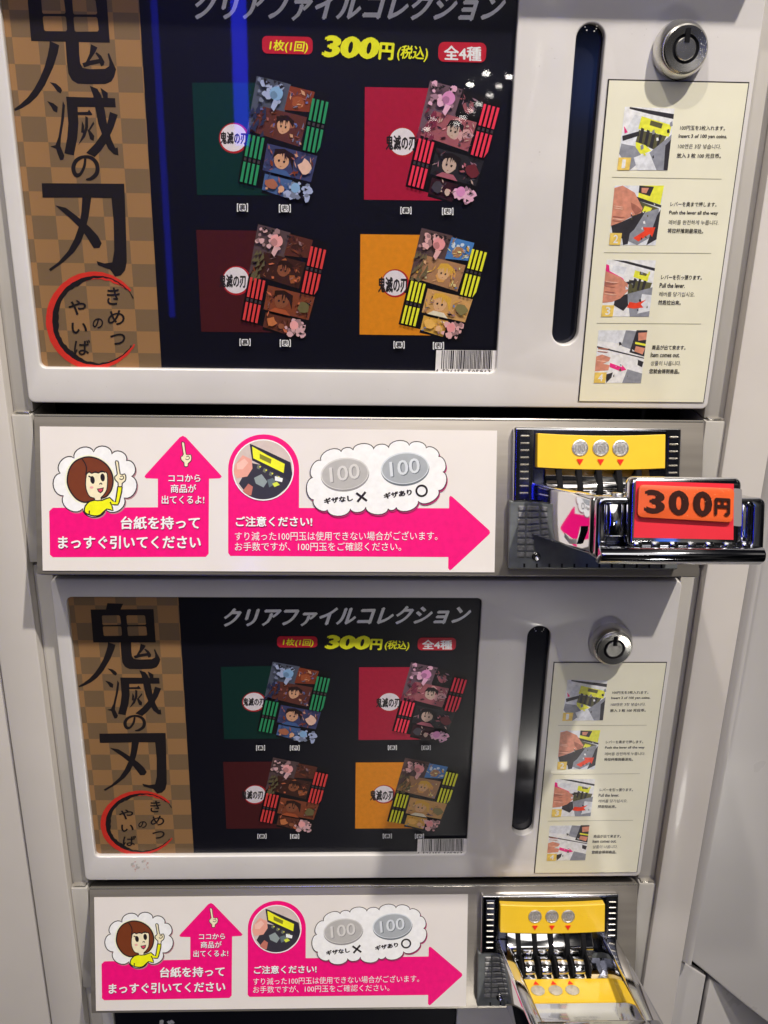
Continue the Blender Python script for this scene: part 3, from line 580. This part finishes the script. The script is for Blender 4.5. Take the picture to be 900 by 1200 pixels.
# ================================================================= banner
def make_banner(label):
    VAR[:] = [.05, 300]
    o = thing('banner_label', label, 'banner label', (.125, -.012, -.25), 'white and pink banner labels')
    pts = [(.00447, .0062), (.2472, .0062), (.2472, .0830), (.00447, .0830)]
    box('paper', .00447, .2472, .0062, .0830, .0001, .0006, mat('white_paper', (.84, .79, .75), .28, coat=.5, noise=.02, nscale=40), o, 0, FSL)
    a = Print(FSL, lambda u, v, k: slope(u, v, .0006, k), 0, .00065)
    PK = ink(206, 12, 100); WH = ink(228, 216, 212); BK = ink(28, 22, 24); SH = ink(120, 20, 66)
    a.poly([(62, 595), (185, 594.5), (185, 561), (171, 560.5), (169.3, 558.5), (170.5, 556.5), (210.5, 512.5), (214.3, 510.6), (218, 512.5), (258.5, 556.5), (260, 558.5), (258, 560.5), (245, 561), (244.5, 649), (241, 652.6), (62, 653), (58.5, 650), (57.7, 599)], PK); a.done('pink_arrow', o)
    dome = [(309 + 41.6 * math.cos(t), 550 - 41 * math.sin(t)) for t in [math.pi * i / 24 for i in range(25)]]
    a.poly(dome + [(267.4, 648), (270, 651.5), (525.4, 652.8), (525.2, 666), (527.2, 668.2), (529.5, 667), (573, 626.5), (574.3, 624.4), (573.5, 621.5), (530, 582), (527.6, 581), (526.4, 583), (526.2, 595.6), (350.4, 595.2)], PK); a.done('pink_arrow', o)
    # ---- girl in a cloud
    z = zoomed(50, 500, 6.923)
    cus = [(142, 377), (255, 255), (415, 205), (562, 222), (680, 275), (722, 402), (662, 578), (508, 668), (325, 665), (168, 560)]
    c0 = bulge(cus, .38); a.poly(z([(x + 10, y + 12) for x, y in c0]), ink(150, 110, 116)); a.poly(z(c0), WH); a.stroke(z(c0), 1.31, BK, True, 1); cl = a.done('speech_cloud', o)
    BRN = ink(96, 46, 24); SKN = ink(238, 190, 160); YW = ink(226, 204, 20)
    body = [(340, 690), (345, 645), (385, 603), (430, 590), (480, 598), (545, 575), (590, 612), (610, 485), (645, 490), (630, 575), (610, 635), (560, 632), (572, 682), (520, 668), (470, 715), (420, 724), (370, 712)]
    hair = [(200, 430), (215, 350), (255, 290), (310, 258), (375, 245), (450, 262), (515, 305), (556, 365), (572, 430), (562, 500), (535, 548), (500, 575), (400, 600), (340, 614), (280, 590), (235, 540), (208, 485)]
    a.poly(z([(x + (x - 385) * .12, y + (y - 430) * .10) for x, y in hair]), ink(224, 224, 176)); a.poly(z(body), YW); a.stroke(z(body), 1.57, BK, True, 2)
    a.poly(z(hair), BRN); a.stroke(z(hair), 1.75, BK, True, 3)
    face = [(355, 390), (375, 370), (440, 372), (505, 365), (525, 385), (527, 450), (520, 515), (490, 560), (474, 575), (472, 598), (425, 598), (420, 580), (385, 570), (360, 530), (348, 470)]
    a.poly(z(face), SKN); a.stroke(z(face), 1.22, BK, True, 2)
    a.poly(z([(340, 300), (360, 345), (352, 390), (385, 365), (400, 378), (430, 366), (450, 376), (480, 360), (505, 372), (520, 360), (500, 310), (430, 270)]), BRN); a.stroke(z([(320, 262), (345, 300), (356, 340), (350, 392)]), 1.4, BK)
    a.stroke(z([(352, 388), (378, 366), (398, 378), (430, 366), (452, 376), (480, 360), (508, 372)]), 1.4, BK)
    a.ell(*z([(405, 432)])[0], 2.6, 4.6, BK, -.15); a.ell(*z([(487, 412)])[0], 2.6, 4.6, BK, -.1); a.stroke(z([(372, 400), (395, 412)]), 1.57, BK)
    a.stroke(z([(460, 468), (474, 458), (482, 470)]), 1.22, BK); a.poly(z([(440, 502), (465, 500), (497, 492), (490, 525), (470, 540), (450, 528)]), BK); a.poly(z([(450, 508), (468, 506), (488, 501), (482, 520), (470, 530), (456, 522)]), ink(176, 60, 84)); a.ell(*z([(398, 493)])[0], 2.2, 1.4, ink(232, 140, 140))
    def hand(zz, x, y, s, tilt=0):
        def h(pts): return zz([(x + px * s, y + py * s) for px, py in pts])
        pl = [(-38, -140), (-24, -146), (-12, -135), (2, -40), (38, -42), (48, -15), (42, 15), (18, 35), (16, 60), (-14, 60), (-16, 30), (-40, 5), (-42, -22), (-22, -42)]
        a.poly(h(pl), SKN); a.stroke(h(pl), 1.3 * max(s, .7), BK, True, 2)
        a.stroke(h([(2, -20), (22, -26), (30, -8), (12, 4), (-4, -4)]), 1.1 * max(s, .7), BK, False, 2)
    hand(z, 628, 425, 1.0); a.stroke(z([(345, 640), (385, 603)]), 1.05, BK); a.stroke(z([(558, 632), (548, 610)]), 1.4, BK); a.stroke(z([(378, 712), (380, 680)]), 1.4, BK)
    a.done('cartoon_girl', cl)
    hand(zoomed(160, 500, 4.5), 261, 172, .62); a.done('pointing_hand', o)
    # ---- lettering
    def T(s, x0, y0, x1, y1, h, b=.03, c=WH, sh=True):
        if sh: a.text(s, (x0 + .6, y0 + .7), (x1 + .6, y1 + .7), (x0 + .6, y0 + .7 - h), SH, b, 2)
        a.text(s, (x0, y0), (x1, y1), (x0, y0 - h), c, b, 2)
    T('ココから', 197.5, 564.5, 235, 564.5, 8.4, .015); T('商品が', 200, 577.5, 230, 577.5, 10, .015); T('出てくるよ!', 189.5, 590.5, 239.5, 590.5, 10, .015); a.done('arrow_lettering', o)
    T('台紙を持って', 141.6, 620.3, 234.3, 620.3, 15.4, .03); T('まっすぐ引いてください', 68.2, 643.4, 235.5, 643, 15.6, .03); a.done('instruction_lettering', o)
    T('ご注意ください!', 276.4, 617, 366, 617, 12, .03); T('すり減った100円玉は使用できない場合がございます。', 275.3, 633.5, 512.5, 633, 10.6, 0, WH, False); T('お手数ですが、100円玉をご確認ください。', 275.3, 645.5, 470, 645.5, 10.2, 0, WH, False); a.done('warning_lettering', o)
    # ---- round photo
    zz = zoomed(160, 500, 4.5); cx, cy = 668, 228
    a.ell(*zz([(cx, cy)])[0], 36, 36, WH, n=40)
    def clip(pts): return [((cx + (x - cx) * min(1, 155 / max(1, math.hypot(x - cx, y - cy)))), (cy + (y - cy) * min(1, 155 / max(1, math.hypot(x - cx, y - cy))))) for x, y in pts]
    def ap(m_, pts):
        o_ = []
        for i in range(len(pts)):
            p, q_ = pts[i], pts[(i + 1) % len(pts)]
            for j in range(6): o_.append((p[0] + (q_[0] - p[0]) * j / 6, p[1] + (q_[1] - p[1]) * j / 6))
        a.poly(zz(clip(o_)), m_)
    a.ell(*zz([(cx, cy)])[0], 34.6, 34.6, ink(172, 158, 152), n=40)
    ap(ink(44, 42, 50), [(540, 300), (600, 190), (700, 210), (812, 250), (830, 290), (760, 350), (700, 400), (600, 380)]); ap(ink(36, 34, 44), [(596, 88), (690, 130), (812, 188), (822, 250), (812, 290), (775, 262), (610, 178)])
    ap(ink(206, 204, 36), [(610, 104), (690, 150), (782, 196), (776, 244), (616, 166)]); ap(ink(110, 110, 30), [(650, 142), (712, 172), (708, 196), (650, 168)])
    for x, y in ((640, 200), (672, 218), (704, 236), (738, 254)): ap(ink(90, 96, 84), [(x, y), (x + 14, y + 6), (x + 8, y + 26), (x - 6, y + 18)]); ap(ink(190, 190, 50), [(x + 10, y + 6), (x + 18, y + 9), (x + 14, y + 16), (x + 8, y + 14)])
    ap(ink(120, 130, 130), [(620, 270), (660, 250), (690, 290), (670, 320), (630, 300)]); ap(ink(84, 96, 100), [(690, 280), (720, 270), (738, 300), (700, 320)]); ap(ink(180, 190, 60), [(716, 300), (740, 290), (756, 306), (728, 318)]); ap(ink(196, 200, 206), [(730, 260), (772, 272), (768, 292), (730, 284)])
    ap(ink(192, 136, 122), [(520, 200), (560, 150), (608, 172), (612, 220), (585, 262), (530, 272), (512, 240)]); ap(ink(160, 96, 84), [(560, 340), (590, 300), (614, 316), (606, 362), (580, 360)]); ap(ink(210, 158, 146), [(530, 195), (570, 168), (590, 190), (560, 225), (530, 225)])
    a.done('round_photo', o)
    # ---- coins in a cloud
    z = zoomed(350, 510, 5)
    cus = [(130, 148), (250, 97), (318, 88), (440, 82), (527, 75), (648, 60), (747, 75), (820, 125), (845, 215), (820, 322), (700, 385), (570, 422), (525, 430), (392, 420), (303, 430), (168, 437), (88, 378), (82, 248)]
    c0 = bulge(cus, .30); a.poly(z([(x + 6, y + 9) for x, y in c0]), ink(150, 40, 90)); a.poly(z(c0), WH); a.stroke(z(c0), 1.05, BK, True, 1); cl = a.done('speech_cloud', o)
    for (x, y), c1, c2, c3 in (((270, 225), (150, 148, 146), (120, 118, 118), (176, 174, 172)), ((622, 192), (138, 142, 146), (88, 94, 100), (178, 182, 186))):
        px, py = z([(x, y)])[0]; a.ell(px + .3, py + 1.6, 28.4, 19.4, ink(*c2), -.10, 40); a.ell(px, py, 28.2, 18.6, ink(*c3), -.10, 40); a.ell(px + .2, py + .4, 26.8, 17.4, ink(*c1), -.10, 40)
        b = [(x - 85, y + 52), (x + 90, y + 26), (x - 92, y - 36)]
        a.text('100', *z([(p + 5, q + 5) for p, q in b]), ink(*c2), .02, 3); a.text('100', *z(b), ink(*c3), .012, 3); a.done('coin_picture', cl)
    a.text('ギザなし', *z([(150, 405), (320, 385), (146, 368)]), BK, .06, 2); a.text('ギザあり', *z([(500, 375), (665, 350), (496, 338)]), BK, .06, 2)
    a.stroke(z([(337, 338), (400, 384)]), 2.6, BK); a.stroke(z([(392, 332), (344, 390)]), 2.6, BK)
    a.stroke(z([(720 + 31 * math.cos(t), 325 + 31 * math.sin(t)) for t in [2 * math.pi * i / 16 for i in range(16)]]), 2.2, BK, True, 2); a.done('coin_lettering', cl)
    return o
ban = [make_banner('upper white and pink banner label with a cartoon girl, left of the 300 yen tag')]

# ================================================================= coin mechanism (frame: x across, s down the slope, h out of it)
def make_mech(label):
    o = thing('coin_mechanism', label, 'coin mechanism', (.30, -.012, -.25), 'coin mechanisms with levers')
    # housing
    plate('housing', [rrect(.2556, .0042, .3456, .0440, .0012)], .0001, .0062, M_CHROME, o, FSL, .0012)
    plate('lower_housing', [rrect(.2538, .0435, .3464, .0805, .0010)], .0001, .0052, M_GREYP, o, FSL, .001)
    plate('recess', [rrect(.2660, .0055, .3375, .0432, .0008)], .0050, .0064, M_NAVY, o, FSL, .0003)
    for x0 in (.2588, .3388):
        for j in range(9):
            s = .0085 + j * .0038; box('grip_rib', x0, x0 + .0048, s, s + .0009, .0055, .0074, M_EDGE, o, .0003, FSL, 1)
        box('rib_channel', x0 - .0003, x0 + .0051, .0075, .0425, .0058, .0066, M_NAVY, o, 0, FSL)
    for x0 in (.2585, .2632):
        for j in range(8):
            s = .0462 + j * .0036; box('grip_rib', x0, x0 + .0042, s, s + .0028, .0045, .0060, M_RIB, o, .0005, FSL, 1)
    for j in range(12):
        x = .262 + j * .0068; box('vent_notch', x, x + .0010, .0775, .0796, .0048, .0056, M_DARK, o, 0, FSL)
    lathe('screw', [(.0024, 0), (.0024, .0012), (.0019, .0016), (.0008, .0010)], FSL(.2687, .0735, .005), SN, M_WORN, o, 18)
    # yellow label, slightly dished
    YM = mat('yellow_label', (.93, .60, .03), .32, coat=.3, noise=.03, nscale=100)
    bm = bmesh.new(); n = 14; x0, x1 = .2668, .3348; R1 = []; R2 = []
    for i in range(n + 1):
        t = i / n; x = x0 + (x1 - x0) * t; d = .0010 * (1 - (2 * t - 1) ** 2)
        R1.append((x, .0075 + d, .0125)); R2.append((x, .0255 + d, .0135))
    grid = [[bm.verts.new(FSL(x, s, h - .006)) for x, s, h in R1], [bm.verts.new(FSL(*q)) for q in R1], [bm.verts.new(FSL(*q)) for q in R2], [bm.verts.new(FSL(x, s, h - .007)) for x, s, h in R2]]
    for a_, b_ in zip(grid, grid[1:]):
        for i in range(n): bm.faces.new((a_[i], a_[i + 1], b_[i + 1], b_[i]))
    bm.faces.new([g[0] for g in grid]); bm.faces.new([g[-1] for g in grid][::-1]); bm.faces.new(grid[0][::-1] + grid[3])
    frombm('yellow_label', bm, YM, o, .0003, 1)
    a = Print(lambda x, s, h: FSL(x, s, h), lambda u, v, k: (u, v), 0, .0136)
    RD = ink(224, 40, 24)
    def coinprint(prn, cx, cs, up, F2):
        pass
    def arrow_coins(F, s0, dirn, h0, xs):
        pr = Print(F, lambda u, v, k: (u, v), 0, h0, .00003)
        for x in xs:
            pr.poly([(x - .0019, s0), (x + .0019, s0), (x, s0 + dirn * .0032)], RD)
        return pr
    coin_x = (.2893, .3003, .3108)
    lab = [c for c in o.children if c.name.startswith('yellow_label')][0]
    pr = arrow_coins(FSL, .0208, 1, .01375, coin_x); pr.done('red_arrow', lab)
    for x in coin_x:
        c = lathe('coin_emblem', [(.0043, 0), (.0043, .0006), (.0037, .0008), (.0035, .0006)], FSL(x, .0150, .0129), SN, M_SILV, lab, 22)
        for v in c.data.vertices: pass
        p2 = Print(FSL, lambda u, v, k: (u, v), 0, .01385, .00003); p2.text('100', (x - .0027, .0170), (x + .0027, .0170), (x - .0027, .0132), ink(140, 138, 138), .03, 2); p2.done('coin_number', lab)
    # coin guide wedge with five slots
    prism('coin_guide', [(.0262, .0060), (.0262, .0100), (.0300, .0115), (.0340, .0155), (.0365, .0160), (.0405, .0150), (.0420, .0060)], .2715, .3275, M_CHROME, o, .0006, FSL)
    prism('guide_shelf', [(.0420, .0062), (.0420, .0128), (.0440, .0128), (.0440, .0062)], .2715, .3275, M_CHROME, o, .0004, FSL)
    for j in range(5):
        x = .2786 + j * .0106
        prism('coin_slot', [(.0258, .0062), (.0258, .0128), (.0300, .0142), (.0345, .0168), (.0375, .0172), (.0425, .0158), (.0440, .0062)], x - .0015, x + .0015, M_DARK, o, .0003, FSL, 1)
    # ---- lever: a slide pulled straight out of the slope
    lv = bpy.data.objects.new('lever', None)
    def wallp(name, x0a, x0b, t, s0, s1, h0, h1, m):
        bm = bmesh.new(); hexa(bm, [FSL(x0a, s0, h0), FSL(x0a + t, s0, h0), FSL(x0a + t, s1 + .002, h0), FSL(x0a, s1 + .002, h0), FSL(x0b, s0 + .0012, h1), FSL(x0b + t, s0 + .0012, h1), FSL(x0b + t, s1, h1), FSL(x0b, s1, h1)])
        return frombm(name, bm, m, o, .0018, 3)
    wallp('lever_side', .2650, .2722, .0078, .0336, .0600, .006, .106, M_CHROME)
    wallp('lever_side', .3350, .3372, .0100, .0336, .0600, .006, .106, M_CHROME)
    # curved tray between the sides: coin beds, yellow label, chrome ramp, front wall
    prof = [(.0440, .0120), (.0452, .0200), (.0462, .0290), (.0470, .0310), (.0500, .0520), (.0520, .0560), (.0560, .0800), (.0545, .0940), (.0480, .1000)]
    prof2 = [(s + .0022, h - .0004) for s, h in prof][::-1]
    prism('tray', prof + prof2, .2695, .3400, M_CHROME, o, 0, FSL)
    bm = bmesh.new()
    lp = [(.0466, .0310), (.0495, .0515)]
    for (s0, h0), (s1, h1) in zip(lp, lp[1:]):
        hexa(bm, [FSL(.2765, s0, h0), FSL(.3370, s0, h0), FSL(.3370, s1, h1), FSL(.2765, s1, h1), FSL(.2765, s0 + .0006, h0), FSL(.3370, s0 + .0006, h0), FSL(.3370, s1 + .0006, h1), FSL(.2765, s1 + .0006, h1)])
    tl = frombm('tray_label', bm, YM, o)
    d1 = Vector((0, .0495 - .0466, .0515 - .0310)); L1 = math.hypot(d1.y, d1.z); tt = (d1.y / L1, d1.z / L1); nn = (-tt[1], tt[0])
    def FT(x, q, h): return FSL(x, .0466 + tt[0] * q + nn[0] * h, .0310 + tt[1] * q + nn[1] * h)
    p3 = Print(FT, lambda u, v, k: (u, v), 0, .0002, .00003)
    for x in coin_x: p3.poly([(x - .0019 - .003, .0052), (x + .0019 - .003, .0052), (x - .003, .0018)], RD)
    p3.done('red_arrow', tl)
    for x in coin_x:
        ce = lathe('coin_emblem', [(.0043, 0), (.0043, .0005), (.0036, .0007)], FT(x - .003, .0105, .0001), FT(0, 0, 1) - FT(0, 0, 0), M_SILV, tl, 22)
    for j in range(5):
        x = .2786 + j * .0106
        # coin bed: a half disc standing in the tray, and the dark blade of the slot behind it
        b2 = bmesh.new(); pts = [(.0452 - .0068 * math.sin(math.pi * i / 10), .0215 + .0075 * -math.cos(math.pi * i / 10)) for i in range(11)]
        if j < 4:
            prism('coin_bed', pts, x + .0022, x + .0086, M_CHROME, o, .0006, FSL)
        prism('slot_blade', [(.0452, .0150), (.0385, .0165), (.0380, .0215), (.0400, .0290), (.0458, .0305)], x + .0002, x + .0016, M_DARK, o, .0002, FSL, 1); b2.free()
    # front frame
    x0, x1, s0, s1 = .2735, .3468, .0345, .0618
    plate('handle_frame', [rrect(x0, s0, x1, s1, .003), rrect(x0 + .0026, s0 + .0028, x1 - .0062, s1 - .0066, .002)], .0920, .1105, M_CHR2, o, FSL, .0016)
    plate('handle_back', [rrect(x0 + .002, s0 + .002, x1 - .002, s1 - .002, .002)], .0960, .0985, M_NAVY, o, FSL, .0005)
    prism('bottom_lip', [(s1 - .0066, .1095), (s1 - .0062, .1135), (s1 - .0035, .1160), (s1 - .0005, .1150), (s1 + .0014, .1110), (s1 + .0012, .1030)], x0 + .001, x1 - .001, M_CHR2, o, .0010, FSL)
    box('inner_rail', x1 - .0092, x1 - .0079, s0 + .0040, s1 - .0072, .098, .1035, M_CHROME, o, .0004, FSL)
    for j in range(7):
        x = .289 + j * .0078; box('spring_tooth', x, x + .0040, s1 - .0085, s1 - .0058, .1080, .1135, M_WORN if j % 2 else M_CHROME, o, .0008, FSL)
    plate('price_plate', [rrect(.2868, .0258, .3352, .0560, .0032)], .1050, .1125, M_CHROME, o, FSL, .0018)
    box('pusher_block', .2790, .2868, .0370, .0520, .0990, .1085, M_CHROME, o, .0014, FSL)
    box('pusher_block', .2765, .2800, .0350, .0455, .0990, .1050, M_CHROME, o, .0009, FSL)
    box('pusher_block', .2822, .2862, .0330, .0365, .1000, .1075, M_WORN, o, .0009, FSL)
    bpy.data.objects.remove(lv)
    return o
mech = [make_mech('upper chrome coin mechanism seen from the front with its lever sticking out at right')]
# price tag on the upper lever only
PT = thing('price_tag', 'red and orange 300 yen price tag stuck on the front of the upper coin lever', 'price tag', tuple(FSL(.31, .04, .1125)))
HT = .1126
mpt = lambda u, v, k: slope(u, v, HT, k)
def quad_plate(name, px, h0, h1, m, parent, r=0, bev=0):
    P4 = [Vector(slope(u, v, h1, 0)) for u, v in px]
    if r:
        lp = []
        for i in range(4):
            p, a_, b_ = P4[i], P4[i - 1], P4[(i + 1) % 4]; da = (a_ - p).normalized(); db = (b_ - p).normalized()
            for j in range(6):
                t = j / 5; lp.append(tuple((p + da * r) * (1 - t) ** 2 + p * 2 * t * (1 - t) + (p + db * r) * t * t))
    else: lp = [tuple(p) for p in P4]
    return plate(name, [lp], h0, h1, m, parent, FSL, bev, 1)
quad_plate('backing_label', [(745.5, 563.5), (860, 567), (859.5, 632.5), (742.5, 630)], HT, HT + .0003, mat('red_label', (.80, .03, .05), .35, coat=.3, noise=.04, nscale=80), PT)
quad_plate('side_label', [(858, 572), (869.5, 573), (869, 617), (858, 616)], HT, HT + .0002, mat('grey_label', (.25, .24, .24), .5), PT, .0008)
og = quad_plate('price_sticker', [(749, 568), (861, 572.5), (859, 612.5), (747, 606)], HT + .0004, HT + .0022, mat('orange_sticker', (.86, .13, .03), .38, noise=.10, nscale=60, coat=.2, bump=.2, bscale=200), PT, .0024, .0003)
pp = Print(FSL, lambda u, v, k: slope(u, v, HT + .0022, k), 0, HT + .00225, .00004)
KB = ink(44, 20, 14)
pp.text('3', (754.5, 601), (779, 603), (755, 573), KB, .05, 3); pp.text('0', (783, 603), (807, 605), (783.5, 573.5), KB, .05, 3); pp.text('0', (811.5, 604), (834, 606), (812, 574.5), KB, .05, 3)
pp.text('円', (836.5, 603.5), (855, 604.5), (837, 583), KB, .05, 3); pp.done('price_lettering', PT)
rs = random.Random(9)
for _ in range(26):
    u, v = rs.uniform(752, 856), rs.uniform(572, 606); w = rs.uniform(.3, 1.3); pp.poly([(u, v), (u + w, v + .3), (u + w * .6, v + w * .8), (u - .2, v + .6)], ink(200, 130, 90))
pp.done('scuff_mark', PT)['kind'] = 'stuff'

# ================================================================= the same units further down
def copy_tree(o, dz, label=None, parent=None):
    c = o.copy(); COL.objects.link(c)
    if parent is not None: c.parent = parent
    else: c.location.z -= dz
    if label: c['label'] = label
    for ch in list(o.children): copy_tree(ch, 0, None, c)
    return c
copy_tree(pan[0], PIT, 'lower white display panel with black slot and round lock, between the two drawer fronts')
p3_ = copy_tree(pan[0], 2 * PIT, 'bottommost display panel, only its dark top edge showing under the lower drawer front')
trz = Print(FWALL, lambda u, v, k: wall(u, v, 0, k), 1, .00002); rt = random.Random(4)
trp = [o for o in bpy.data.objects if o.name.startswith('display_panel') and abs(o.location.z + .1 + PIT) < .01][0]
trp_off = root_loc(trp)
for _ in range(16):
    u, v = rt.uniform(153, 172), rt.uniform(1008, 1021); w = rt.uniform(1, 4); trz.h = .00002 + _ * .000012
    trz.poly([(u, v), (u + w, v - rt.uniform(0, 2)), (u + w * .8, v + rt.uniform(1, 3)), (u, v + rt.uniform(.5, 3))], ink(*rt.choice([(178, 160, 154), (170, 142, 138), (160, 156, 152)])))
trz.v = [Vector(v) - Vector((0, 0, PIT)) for v in trz.v]
tr_o = trz.done('tape_residue', trp); tr_o['kind'] = 'stuff'
copy_tree(pos[0], PIT, 'lower dark product poster with checked tan strip, between the two drawer fronts')
copy_tree(shs[0], PIT, 'cream instruction sheet with four small photos on the lower display panel')
copy_tree(drw[0], PIT, 'lower bronze grey metal drawer front at the bottom of the picture')
copy_tree(drw[0], -PIT, 'topmost drawer front above the upper display panel, out of the picture')
copy_tree(ban[0], PIT, 'lower white and pink banner label with cartoon girl, beside the lower coin mechanism')
copy_tree(mech[0], PIT, 'lower chrome coin mechanism seen from above with coins tray and yellow labels')
LP = thing('product_poster', 'dark poster of the bottommost unit, only its upper edge with pale lettering tips showing', 'poster', (.126, YP, -.09 - 2 * PIT), 'product posters behind the windows')
plate('backing_card', [rrect(WL - .003, WB - .003 - 2 * PIT, WR + .003, WT + .003 - 2 * PIT, .001)], -.0008, 0, ink(15, 15, 25), LP, FP)
lpz = Print(FP, lambda u, v, k: wall(u, v, YP, k), 0, .00004); lpz.text('ド', (186, 1213), (204, 1213), (187, 1195), ink(190, 188, 190), .04, 2); lpz.done('heading_lettering', LP)
